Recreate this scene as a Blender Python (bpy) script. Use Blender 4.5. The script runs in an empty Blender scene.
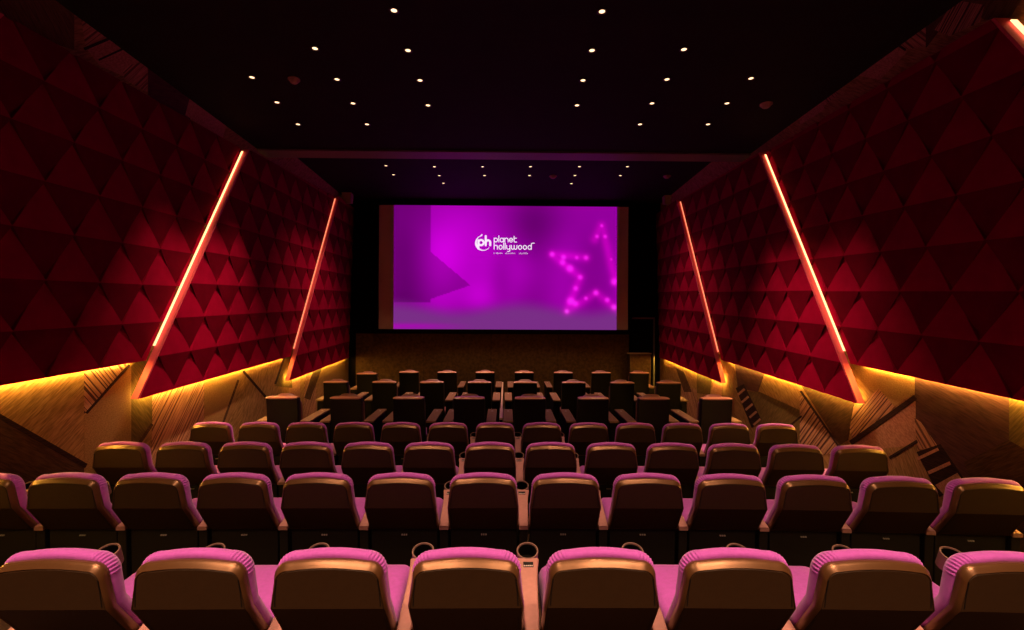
import bpy, bmesh, math, random
from mathutils import Vector, Matrix

random.seed(7)
S = bpy.context.scene
COL = S.collection

# ------------------------------------------------------------------ camera, world, exposure
F = 480.0                      # focal length in pixels of the 1024 wide frame
HY = 331.0                     # horizon row
ROLL = math.radians(0.24)      # the photograph leans very slightly
PSI = math.atan(7 / 480.0)     # the camera looks a little to the right of the hall axis
CZ = 2.14                      # lens height above the front floor

cam = bpy.data.cameras.new('camera')
cam.sensor_width = 36.0
cam.lens = F * 36.0 / 1024.0
cam.shift_y = (HY - 315.0) / 1024.0
cam.clip_start = 0.05
camo = bpy.data.objects.new('camera', cam)
camo.location = (0, 0, CZ)
camo.rotation_euler = (Matrix.Rotation(-PSI, 3, 'Z') @ Matrix.Rotation(math.pi / 2, 3, 'X') @ Matrix.Rotation(ROLL, 3, 'Z')).to_euler()
COL.objects.link(camo)
S.camera = camo

S.view_settings.view_transform = 'Standard'
S.view_settings.look = 'None'
S.view_settings.exposure = 0.0
S.view_settings.gamma = 1.0
S.view_settings.use_curve_mapping = False

W = bpy.data.worlds.new('world')
S.world = W
W.use_nodes = True
W.node_tree.nodes['Background'].inputs[0].default_value = (0.9, 0.5, 0.3, 1)
W.node_tree.nodes['Background'].inputs[1].default_value = 0.0008

SPOT_W = 30.0                 # one ceiling downlight
WALL_W = 380.0                 # outer downlights, turned a little to the walls
BACK_W = 650.0                 # the rearmost downlights behind the camera
REAR_W = 90.0                 # downlights over the rear rows, brighter
FAR_W = 125.0                   # downlights of the higher front ceiling
WARM = (1.0, 0.55, 0.30)
UNDER_GLOW = 105.0              # yellow strips under the wall panels
EDGE_GLOW = 3.2               # warm strips along the slanted panel edges

# ------------------------------------------------------------------ pixel <-> place helpers
CS, SN = math.cos(PSI), math.sin(PSI)

def ray(px, py):
    du, dv = px - 512.0, py - HY
    u = (du * math.cos(ROLL) + dv * math.sin(ROLL)) / F
    v = (du * math.sin(ROLL) - dv * math.cos(ROLL)) / F
    return (u * CS + SN, -u * SN + CS, v)

def on_y(px, py, y):
    d = ray(px, py); t = y / d[1]
    return Vector((d[0] * t, y, CZ + d[2] * t))

def on_x(px, py, x):
    d = ray(px, py); t = x / d[0]
    return Vector((x, d[1] * t, CZ + d[2] * t))

def on_z(px, py, z):
    d = ray(px, py); t = (z - CZ) / d[2]
    return Vector((d[0] * t, d[1] * t, z))

# ------------------------------------------------------------------ materials
def srgb(r, g, b):
    f = lambda c: c / 12.92 if c <= 0.04045 else ((c + 0.055) / 1.055) ** 2.4
    return (f(r / 255.0), f(g / 255.0), f(b / 255.0), 1.0)

def N(nt, typ, **kw):
    n = nt.nodes.new(typ)
    for k, v in kw.items():
        setattr(n, k, v)
    return n

def mat(name, col, rough=0.6, spec=0.5, metal=0.0, noise=0.0, nscale=40.0, bump=0.0, bscale=300.0, sheen=0.0, coat=0.0):
    m = bpy.data.materials.new(name)
    m.use_nodes = True
    nt = m.node_tree
    b = nt.nodes['Principled BSDF']
    c = tuple(col[:3]) + (1.0,)
    b.inputs['Base Color'].default_value = c
    b.inputs['Roughness'].default_value = rough
    b.inputs['Specular IOR Level'].default_value = spec
    b.inputs['Metallic'].default_value = metal
    b.inputs['Sheen Weight'].default_value = sheen
    b.inputs['Coat Weight'].default_value = coat
    tc = N(nt, 'ShaderNodeTexCoord')
    nz = N(nt, 'ShaderNodeTexNoise')
    nz.inputs['Scale'].default_value = nscale
    nz.inputs['Detail'].default_value = 3
    nt.links.new(tc.outputs['Object'], nz.inputs['Vector'])
    rp = N(nt, 'ShaderNodeValToRGB')
    k = max(noise, 0.02)
    rp.color_ramp.elements[0].color = tuple(x * (1 - k) for x in c[:3]) + (1,)
    rp.color_ramp.elements[1].color = tuple(min(1, x * (1 + k)) for x in c[:3]) + (1,)
    rp.color_ramp.elements[0].position = 0.3
    rp.color_ramp.elements[1].position = 0.7
    nt.links.new(nz.outputs['Fac'], rp.inputs['Fac'])
    nt.links.new(rp.outputs['Color'], b.inputs['Base Color'])
    if bump > 0:
        n2 = N(nt, 'ShaderNodeTexNoise')
        n2.inputs['Scale'].default_value = bscale
        nt.links.new(tc.outputs['Object'], n2.inputs['Vector'])
        bp = N(nt, 'ShaderNodeBump')
        bp.inputs['Strength'].default_value = bump
        bp.inputs['Distance'].default_value = 0.004
        nt.links.new(n2.outputs['Fac'], bp.inputs['Height'])
        nt.links.new(bp.outputs['Normal'], b.inputs['Normal'])
    return m

def emis(name, col, strength):
    m = bpy.data.materials.new(name)
    m.use_nodes = True
    nt = m.node_tree
    nt.nodes.remove(nt.nodes['Principled BSDF'])
    e = N(nt, 'ShaderNodeEmission')
    e.inputs[0].default_value = tuple(col[:3]) + (1,)
    e.inputs[1].default_value = strength
    nt.links.new(e.outputs[0], nt.nodes['Material Output'].inputs[0])
    return m

def carpet(name, c_lo, c_hi, angle, scale=90.0, streak=0.10, bars=None, bump=0.5):
    """Woven wall carpet; angle (deg, in the wall plane Y-Z) is the direction its weave runs in. bars = (scale, width, colour) adds printed bars across it."""
    m = bpy.data.materials.new(name)
    m.use_nodes = True
    nt = m.node_tree
    b = nt.nodes['Principled BSDF']
    b.inputs['Roughness'].default_value = 0.95
    b.inputs['Specular IOR Level'].default_value = 0.1
    tc = N(nt, 'ShaderNodeTexCoord')
    mp = N(nt, 'ShaderNodeMapping')
    mp.inputs['Rotation'].default_value = (math.radians(-angle), 0, 0)
    nt.links.new(tc.outputs['Object'], mp.inputs['Vector'])
    m2 = N(nt, 'ShaderNodeMapping')
    m2.inputs['Scale'].default_value = (1.0, streak, 1.0)
    nt.links.new(mp.outputs['Vector'], m2.inputs['Vector'])
    nz = N(nt, 'ShaderNodeTexNoise')
    nz.inputs['Scale'].default_value = scale
    nz.inputs['Detail'].default_value = 4
    nt.links.new(m2.outputs['Vector'], nz.inputs['Vector'])
    rp = N(nt, 'ShaderNodeValToRGB')
    rp.color_ramp.elements[0].position = 0.36
    rp.color_ramp.elements[1].position = 0.64
    rp.color_ramp.elements[0].color = tuple(c_lo[:3]) + (1,)
    rp.color_ramp.elements[1].color = tuple(c_hi[:3]) + (1,)
    nt.links.new(nz.outputs['Fac'], rp.inputs['Fac'])
    out = rp.outputs['Color']
    if bars:
        sx = N(nt, 'ShaderNodeSeparateXYZ')
        nt.links.new(mp.outputs['Vector'], sx.inputs[0])
        nb = N(nt, 'ShaderNodeTexNoise')
        nb.noise_dimensions = '1D'
        nb.inputs['Scale'].default_value = bars[0]
        nb.inputs['Detail'].default_value = 2
        nt.links.new(sx.outputs['Z'], nb.inputs['W'])
        r2 = N(nt, 'ShaderNodeValToRGB')
        r2.color_ramp.interpolation = 'CONSTANT'
        r2.color_ramp.elements[0].color = (0, 0, 0, 1)
        r2.color_ramp.elements[1].color = (1, 1, 1, 1)
        r2.color_ramp.elements[1].position = bars[1]
        nt.links.new(nb.outputs['Fac'], r2.inputs['Fac'])
        mx = N(nt, 'ShaderNodeMix')
        mx.data_type = 'RGBA'
        nt.links.new(r2.outputs['Color'], mx.inputs['Factor'])
        nt.links.new(out, mx.inputs[6])
        mx.inputs[7].default_value = tuple(bars[2][:3]) + (1,)
        out = mx.outputs[2]
    nt.links.new(out, b.inputs['Base Color'])
    bp = N(nt, 'ShaderNodeBump')
    bp.inputs['Strength'].default_value = bump
    bp.inputs['Distance'].default_value = 0.004
    nt.links.new(nz.outputs['Fac'], bp.inputs['Height'])
    nt.links.new(bp.outputs['Normal'], b.inputs['Normal'])
    return m

M = {}
M['shell'] = mat('brown_black_plastic', (0.042, 0.021, 0.009), 0.5, 0.25, noise=0.06, bump=0.12, bscale=500)
M['rim'] = mat('shell_plastic_highlight', (0.15, 0.070, 0.028), 0.30, 0.7, metal=0.5, noise=0.05)  # shell plastic, lightened to bronze to carry the lamp highlights
M['base'] = mat('matte_black_plastic', (0.014, 0.011, 0.009), 0.6, 0.3, noise=0.05)
M['purple'] = mat('purple_fabric', (0.46, 0.088, 0.58), 0.75, 0.25, noise=0.08, bump=0.25, bscale=450, sheen=0.3)
M['console'] = mat('rosy_grey_plastic', (0.42, 0.21, 0.20), 0.5, 0.35, noise=0.06)
M['cup'] = mat('brown_grey_plastic', (0.20, 0.115, 0.10), 0.45, 0.4)
M['well'] = mat('black_well', (0.006, 0.005, 0.005), 0.5, 0.3)
M['dot'] = mat('pale_print', (0.55, 0.5, 0.5), 0.5)
M['leather'] = mat('maroon_leather', (0.22, 0.07, 0.055), 0.40, 0.45, noise=0.1, bump=0.2, bscale=200)
M['roll'] = mat('maroon_leather_highlight', (0.62, 0.27, 0.19), 0.26, 0.9, noise=0.06)  # maroon base lightened to paint in the highlight along the roll
M['dark_leather'] = mat('near_black_leather', (0.005, 0.003, 0.0025), 0.6, 0.15, noise=0.08)
M['arm'] = mat('brown_arm_top', (0.24, 0.125, 0.085), 0.75, 0.15, noise=0.1)
M['gleam'] = mat('lit_floor_tone', (0.62, 0.42, 0.32), 0.4, 0.4)  # brightness of the lit floor put into the added rail's colour
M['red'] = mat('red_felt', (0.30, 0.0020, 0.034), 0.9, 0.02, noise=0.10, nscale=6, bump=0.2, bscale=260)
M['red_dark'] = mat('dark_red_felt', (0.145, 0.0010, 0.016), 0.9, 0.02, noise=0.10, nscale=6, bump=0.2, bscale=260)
M['red_back'] = mat('red_felt_edge', (0.16, 0.003, 0.010), 0.9, 0.1)
M['coral'] = mat('lit_red_edge', (0.78, 0.11, 0.14), 0.6, 0.3, noise=0.04)  # red edge lightened to coral to carry the strip's glow
M['ceiling'] = mat('black_brown_ceiling', (0.012, 0.007, 0.005), 0.85, 0.2, noise=0.15, nscale=3)
M['soffit'] = mat('grey_soffit', (0.20, 0.135, 0.12), 0.5, 0.4, noise=0.05)
M['floor'] = mat('dark_carpet', (0.05, 0.028, 0.020), 0.95, 0.1, noise=0.35, nscale=60)
M['frontwall'] = mat('brown_front_carpet', (0.10, 0.053, 0.024), 0.95, 0.1, noise=0.3, nscale=14)
M['black'] = mat('black_cloth', (0.005, 0.004, 0.004), 0.95, 0.05)
M['white_screen'] = mat('unlit_screen_cloth', (0.82, 0.62, 0.50), 0.8, 0.2)
M['metal'] = mat('dull_metal', (0.30, 0.26, 0.22), 0.45, 0.5, metal=0.6)
M['tan'] = mat('tan_paint', (0.46, 0.29, 0.20), 0.7, 0.3)
M['lamp'] = emis('lamp_lens', (1.0, 0.64, 0.34), 2.6)
M['trim'] = mat('lamp_trim', (0.03, 0.02, 0.016), 0.4, 0.4)
M['under'] = emis('yellow_led', (1.0, 0.60, 0.09), UNDER_GLOW)
M['edge_led'] = emis('warm_led', (1.0, 0.43, 0.18), EDGE_GLOW)
M['edge_led_dim'] = emis('warm_led_dim', (1.0, 0.24, 0.12), EDGE_GLOW * .45)
M['white_logo'] = emis('projected_white', srgb(255, 236, 255), 1.0)

GOLD_LO, GOLD_HI = (0.250, 0.132, 0.043), (0.486, 0.270, 0.101)
M['gold'] = carpet('gold_brown_carpet', GOLD_LO, GOLD_HI, 38, 70)
M['gold_up'] = carpet('gold_brown_carpet_weave_up', (0.230, 0.121, 0.043), (0.459, 0.250, 0.101), 62, 80)
M['gold_flat'] = carpet('gold_carpet_fine', (0.297, 0.162, 0.054), (0.446, 0.257, 0.095), -30, 120, 0.4)
M['rose'] = carpet('rose_brown_carpet', (0.405, 0.182, 0.101), (0.621, 0.304, 0.176), 40, 90, 0.3)
M['rose_stripe'] = carpet('rose_striped_carpet', (0.405, 0.189, 0.101), (0.648, 0.324, 0.176), 52, 70, 0.06, (34.0, 0.55, (0.176, 0.078, 0.041)))
M['rose_stripe_down'] = carpet('rose_striped_carpet_down', (0.365, 0.176, 0.095), (0.621, 0.317, 0.176), -48, 70, 0.06, (30.0, 0.54, (0.101, 0.041, 0.027)))
M['umber'] = carpet('dark_umber_carpet', (0.070, 0.033, 0.015), (0.125, 0.062, 0.028), -35, 80)
M['plum'] = carpet('plum_brown_carpet', (0.085, 0.035, 0.030), (0.135, 0.058, 0.046), 20, 60)
M['dark'] = carpet('dark_line_carpet', (0.030, 0.014, 0.010), (0.055, 0.026, 0.018), 0, 100)
M['olive'] = carpet('olive_brown_carpet', (0.12, 0.075, 0.022), (0.20, 0.125, 0.04), -50, 80)

# ------------------------------------------------------------------ mesh helpers
class MB:
    """Collects shapes for ONE mesh object."""
    def __init__(self):
        self.v, self.f, self.mi = [], [], []
    def add(self, vs, fs, mi=0):
        o = len(self.v)
        self.v += [tuple(p) for p in vs]
        self.f += [tuple(i + o for i in f) for f in fs]
        self.mi += [mi] * len(fs)
    def box(self, x0, x1, y0, y1, z0, z1, mi=0):
        self.hexa([(x0, y0, z0), (x1, y0, z0), (x1, y1, z0), (x0, y1, z0),
                   (x0, y0, z1), (x1, y0, z1), (x1, y1, z1), (x0, y1, z1)], mi)
    def hexa(self, p, mi=0):
        self.add(p, [(0, 3, 2, 1), (4, 5, 6, 7), (0, 1, 5, 4), (1, 2, 6, 5), (2, 3, 7, 6), (3, 0, 4, 7)], mi)
    def lathe(self, prof, n=24, c=(0, 0, 0), ax=None, mi=0):
        """prof: (radius, height) pairs about the axis ax (default +Z) through c."""
        az = Vector(ax or (0, 0, 1)).normalized()
        ux = az.orthogonal().normalized(); uy = az.cross(ux)
        c = Vector(c)
        vs = []
        for r, h in prof:
            for k in range(n):
                a = 2 * math.pi * k / n
                vs.append(c + az * h + ux * (r * math.cos(a)) + uy * (r * math.sin(a)))
        fs = []
        for j in range(len(prof) - 1):
            for k in range(n):
                a, b2 = j * n + k, j * n + (k + 1) % n
                fs.append((a, b2, b2 + n, a + n))
        self.add(vs, fs, mi)
    def rings(self, rings, mi=0, cap0=True, cap1=True, closed=True):
        n = len(rings[0]); vs = [p for r in rings for p in r]; fs = []
        for j in range(len(rings) - 1):
            for k in range(n if closed else n - 1):
                a, b2 = j * n + k, j * n + (k + 1) % n
                fs.append((a, b2, b2 + n, a + n))
        if cap0: fs.append(tuple(range(n - 1, -1, -1)))
        if cap1: fs.append(tuple(range((len(rings) - 1) * n, len(rings) * n)))
        self.add(vs, fs, mi)
    def mesh(self, name, mats, smooth=False, bevel=None):
        me = bpy.data.meshes.new(name)
        me.from_pydata(self.v, [], self.f)
        for m in (mats if isinstance(mats, (list, tuple)) else [mats]):
            me.materials.append(m)
        for p, i in zip(me.polygons, self.mi):
            p.material_index = i
        bm = bmesh.new(); bm.from_mesh(me)
        bmesh.ops.recalc_face_normals(bm, faces=bm.faces)
        if bevel:
            es = [e for e in bm.edges if len(e.link_faces) == 2 and e.calc_face_angle(0) > 0.7]
            bmesh.ops.bevel(bm, geom=es, offset=bevel, segments=2, profile=0.6, affect='EDGES')
        bm.to_mesh(me); bm.free()
        if smooth:
            me.shade_smooth()
            if smooth != 'all':
                try:
                    me.set_sharp_from_angle(angle=math.radians(38))
                except Exception:
                    pass
        return me
    def build(self, name, mats, parent=None, smooth=False, bevel=None):
        return link(name, self.mesh(name, mats, smooth, bevel), parent)

def link(name, me, parent=None):
    o = bpy.data.objects.new(name, me)
    COL.objects.link(o)
    if parent: o.parent = parent
    return o

def tag(o, label=None, cat=None, group=None, kind=None):
    if label: o['label'] = label
    if cat: o['category'] = cat
    if group: o['group'] = group
    if kind: o['kind'] = kind
    return o

def thing(name, loc, label, cat, group=None, rz=0.0):
    o = bpy.data.objects.new(name, None)
    o.empty_display_size = 0.1
    COL.objects.link(o)
    o.location = loc; o.rotation_euler = (0, 0, rz)
    return tag(o, label, cat, group)

def dup(root, loc, label, rz=0.0):
    r = root.copy(); COL.objects.link(r)
    r.location = loc; r.rotation_euler = (0, 0, rz); r['label'] = label
    for ch in list(root.children):
        c = ch.copy(); COL.objects.link(c); c.parent = r
        for g in list(ch.children):
            d = g.copy(); COL.objects.link(d); d.parent = c
    return r

def struct(o):
    return tag(o, kind='structure')

ORD = ['first', 'second', 'third', 'fourth', 'fifth', 'sixth', 'seventh', 'eighth', 'ninth', 'tenth', 'eleventh', 'twelfth', 'thirteenth', 'fourteenth']

# ------------------------------------------------------------------ the hall
XW = 4.42                      # side walls
CH1, CH2 = CZ + 3.22, CZ + 3.65   # lower rear ceiling, higher front ceiling
YS, YW = 13.42, 13.62          # screen plane, front wall
YB = 8.93                      # where the ceiling steps up
Y0 = -2.2                      # rear wall

# floor levels of the rows
ROWY = {'A': 2.13, 'B': 3.47, 'C': 4.71, 'D': 6.11, 'E': 7.33, 'F': 9.55, 'G': 11.84}
FLR = {'A': CZ - 1.96, 'B': CZ - 2.01, 'C': CZ - 2.07, 'D': 0.0, 'E': 0.0, 'F': 0.0, 'G': 0.0}

fl = MB()
steps = [(Y0, 3.36, FLR['A']), (3.36, 4.60, FLR['B']), (4.60, 5.98, FLR['C']), (5.98, YW, 0.0)]
for a, b_, z in steps:
    fl.box(-XW, XW, a, b_, -0.3, z)
struct(fl.build('floor', M['floor']))

c = MB()
c.box(-XW - .1, XW + .1, Y0, YB, CH1, CH2 + .3)
c.box(-XW - .1, XW + .1, YB, YW + .1, CH2, CH2 + .3)
struct(c.build('ceiling', M['ceiling']))
c = MB()
c.box(-XW, XW, 8.59, YB + .012, CH1 - .03, CH1 + .05)
struct(c.build('trim_1', M['soffit']))
c = MB()
c.box(-XW - .1, XW + .1, YW, YW + .2, -0.3, CH2)
struct(c.build('wall_front', M['black']))
# carpeted lower front wall
c = MB()
zt = on_y(500, 334, YW).z
for x0, x1 in ((-4.2, -2.3), (-2.29, -0.4), (-0.39, 1.5), (1.51, 3.52)):
    c.box(x0, x1, YW - .03, YW, 0.0, zt)
struct(c.build('trim_2', M['frontwall']))
c = MB()
c.box(-XW - .1, XW + .1, Y0 - .2, Y0, -0.3, CH1)
struct(c.build('wall_back', M['ceiling']))

# side walls with inlaid carpet pieces: (material, offset layer, polygon traced on the wall plane)
WALL_M = ['gold', 'gold_up', 'gold_flat', 'rose', 'rose_stripe', 'rose_stripe_down', 'umber', 'plum', 'dark', 'olive']

NLAY = [0]
def inlay(mb, side, mname, layer, pts):
    NLAY[0] += 1
    x = side * XW - side * (0.0022 * layer + 0.00005 * (NLAY[0] % 60))
    front = []
    for p in pts:
        q = on_x(p[0], p[1], side * XW) if p[0] > -900 else None
        front.append(Vector((x, q.y, q.z)))
    n = len(front)
    back = [Vector((side * (XW + .01), q.y, q.z)) for q in front]
    mb.add(front + back, [tuple(range(n))] + [(k, (k + 1) % n, (k + 1) % n + n, k + n) for k in range(n)], WALL_M.index(mname))

def line(px0, py0, px1, py1, w):
    dx, dy = px1 - px0, py1 - py0
    l = math.hypot(dx, dy); nx, ny = -dy / l * w / 2, dx / l * w / 2
    return [(px0 + nx, py0 + ny), (px1 + nx, py1 + ny), (px1 - nx, py1 - ny), (px0 - nx, py0 - ny)]

wl = MB()
wl.box(-XW - .2, -XW, Y0, YW, -0.3, CH2, 0)
L = lambda m, layer, pts: inlay(wl, -1, m, layer, pts)
L('umber', 1, [(-60, 400), (0, 416), (84, 464), (92, 474), (92, 560), (-60, 560)])
L('dark', 2, line(-50, 388, 86, 466, 5))
L('gold_up', 1, [(84, 300), (130, 300), (130, 363), (84, 413)])
L('rose_stripe_down', 2, [(84, 372), (129, 362), (84, 414)])
L('dark', 3, line(129, 365, 86, 413, 2.4))
L('gold_flat', 1, [(84, 416), (131, 366), (131, 470), (84, 500)])
L('olive', 1, [(131, 366), (152, 350), (152, 425), (131, 450)])
L('umber', 2, line(152, 424, 136, 448, 3))
L('rose_stripe', 1, [(152, 350), (204, 350), (204, 420), (190, 470), (150, 480), (152, 424)])
L('gold_flat', 2, [(204, 340), (243, 372), (226, 425), (204, 430)])
L('umber', 3, line(238, 380, 222, 425, 2))
L('gold_up', 1, [(243, 340), (290, 340), (290, 425), (243, 425)])
L('dark', 3, line(243, 371, 268, 400, 2.2))
L('dark', 3, line(284, 358, 275, 384, 1.8))
L('olive', 2, [(284, 356), (292, 350), (292, 388), (275, 386)])
L('rose', 1, [(290, 375), (300, 370), (300, 440), (285, 440)])
L('rose_stripe', 1, [(305, 370), (316, 365), (316, 430), (303, 430)])
L('umber', 2, [(316, 362), (324, 362), (310, 400), (304, 398)])
L('gold_flat', 1, [(324, 355), (352, 350), (352, 420), (324, 420)])
# upper left band of carpet
L('olive', 1, [(-40, -30), (74, -30), (74, 50), (-40, 14)])
L('rose_stripe', 1, [(75, -20), (101, -20), (109, 40), (86, 50)])
L('rose', 2, [(86, 48), (107, 37), (148, 62), (128, 78), (100, 66)])
L('dark', 3, line(84, 49, 110, 38, 3))
L('dark', 3, line(98, 60, 122, 49, 2))
L('rose_stripe', 2, [(121, 68), (147, 60), (147, 92), (125, 80)])
L('plum', 1, [(148, 50), (190, 80), (190, 130), (148, 95)])
L('rose', 1, [(190, 96), (228, 120), (222, 140), (185, 115)])
struct(wl.build('wall_left', [M[k] for k in WALL_M]))

wr = MB()
wr.box(XW, XW + .2, Y0, YW, -0.3, CH2, 0)
R = lambda m, layer, pts: inlay(wr, 1, m, layer, pts)
R('plum', 1, [(915, 372), (1009.5, 372), (1009.5, 478), (965, 480), (915, 420)])
R('olive', 1, [(1009.5, 380), (1080, 380), (1080, 560), (1009.5, 560)])
R('umber', 2, [(965, 462), (1009, 440), (1080, 480), (1080, 560), (985, 520)])
R('gold_flat', 1, [(850, 352), (915, 362), (915, 393), (893, 408), (862, 382)])
R('rose_stripe_down', 2, [(866, 402), (879, 388), (895, 407), (880, 421), (868, 412)])
R('rose_stripe_down', 2, [(846, 410), (864, 401), (878, 421), (853, 441)])
R('dark', 3, line(851, 443, 916, 397, 5))
R('rose', 1, [(853, 446), (916, 401), (916, 445), (890, 458), (872, 449)])
R('dark', 3, line(890, 458, 918, 441, 3))
R('gold_up', 1, [(870, 450), (916, 445), (950, 500), (890, 500)])
R('rose_stripe', 2, [(915, 418), (921, 422), (938, 446), (918, 450)])
R('dark', 2, [(917, 452), (941, 444), (966, 481), (940, 497)])
R('rose', 3, line(918, 459, 939, 449, 3))
R('rose', 3, line(929, 473, 951, 463, 3.6))
R('rose', 3, [(936, 485), (958, 473), (965, 483), (944, 494)])
R('umber', 2, [(822, 398), (856, 396), (848, 440), (840, 445)])
R('rose_stripe_down', 1, [(800, 396), (806, 398), (838, 446), (838, 452), (800, 460)])
R('umber', 1, [(801, 385), (856, 398), (840, 446)])
R('dark', 3, line(801, 391, 839, 446, 2))
R('plum', 1, [(734, 355), (765, 372), (758, 392), (738, 388)])
R('gold', 1, [(765, 372), (800, 382), (800, 425), (770, 415)])
R('olive', 1, [(740, 390), (760, 392), (800, 410), (800, 440), (762, 430)])
R('dark', 2, line(791, 425, 802, 416, 2))
R('dark', 2, [(736, 388), (744, 384), (762, 420), (752, 428)])
for k in range(5):
    R('rose', 3, line(738 + k * 4, 395 + k * 7.5, 745 + k * 4, 389 + k * 7.5, 2.2))
R('gold_up', 1, [(722, 350), (734, 355), (734, 430), (722, 420)])
R('rose', 1, [(712, 388), (722, 366), (722, 420), (705, 420)])
R('olive', 1, [(697, 372), (712, 378), (710, 395), (697, 393)])
R('rose_stripe', 1, [(682, 385), (697, 390), (697, 430), (682, 420)])
R('umber', 1, [(676, 368), (684, 372), (692, 392), (684, 392)])
# upper right band of carpet
R('rose', 1, [(850, 72), (888, 41), (907, 52), (880, 80), (862, 76)])
R('rose_stripe', 1, [(891, 38), (926, 10), (926, 46), (905, 50)])
R('dark', 3, line(888, 38, 906, 50, 2.4))
R('umber', 1, [(926, -10), (960, -20), (940, 30), (926, 48)])
R('rose_stripe_down', 2, [(935, 30), (955, 0), (985, 5), (980, 22), (950, 36)])
R('olive', 1, [(955, -30), (1040, -30), (1010, 18), (985, 20), (955, 0)])
R('rose_stripe', 1, [(824, 88), (836, 80), (838, 95), (824, 106)])
R('rose', 1, [(800, 102), (824, 90), (824, 110), (800, 125)])
struct(wr.build('wall_right', [M[k] for k in WALL_M]))

# ------------------------------------------------------------------ red faceted wall panels
def clip_poly(poly, conv):
    """clip 2D polygon by a convex counter-clockwise polygon"""
    out = list(poly)
    for i in range(len(conv)):
        a, b_ = conv[i], conv[(i + 1) % len(conv)]
        ex, ey = b_[0] - a[0], b_[1] - a[1]
        ins = lambda p: ex * (p[1] - a[1]) - ey * (p[0] - a[0])
        src, out = out, []
        for k in range(len(src)):
            p, q = src[k], src[(k + 1) % len(src)]
            dp, dq = ins(p), ins(q)
            if dp >= 0: out.append(p)
            if (dp >= 0) != (dq >= 0):
                t = dp / (dp - dq)
                out.append((p[0] + (q[0] - p[0]) * t, p[1] + (q[1] - p[1]) * t))
        if not out: return []
    return out

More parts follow.
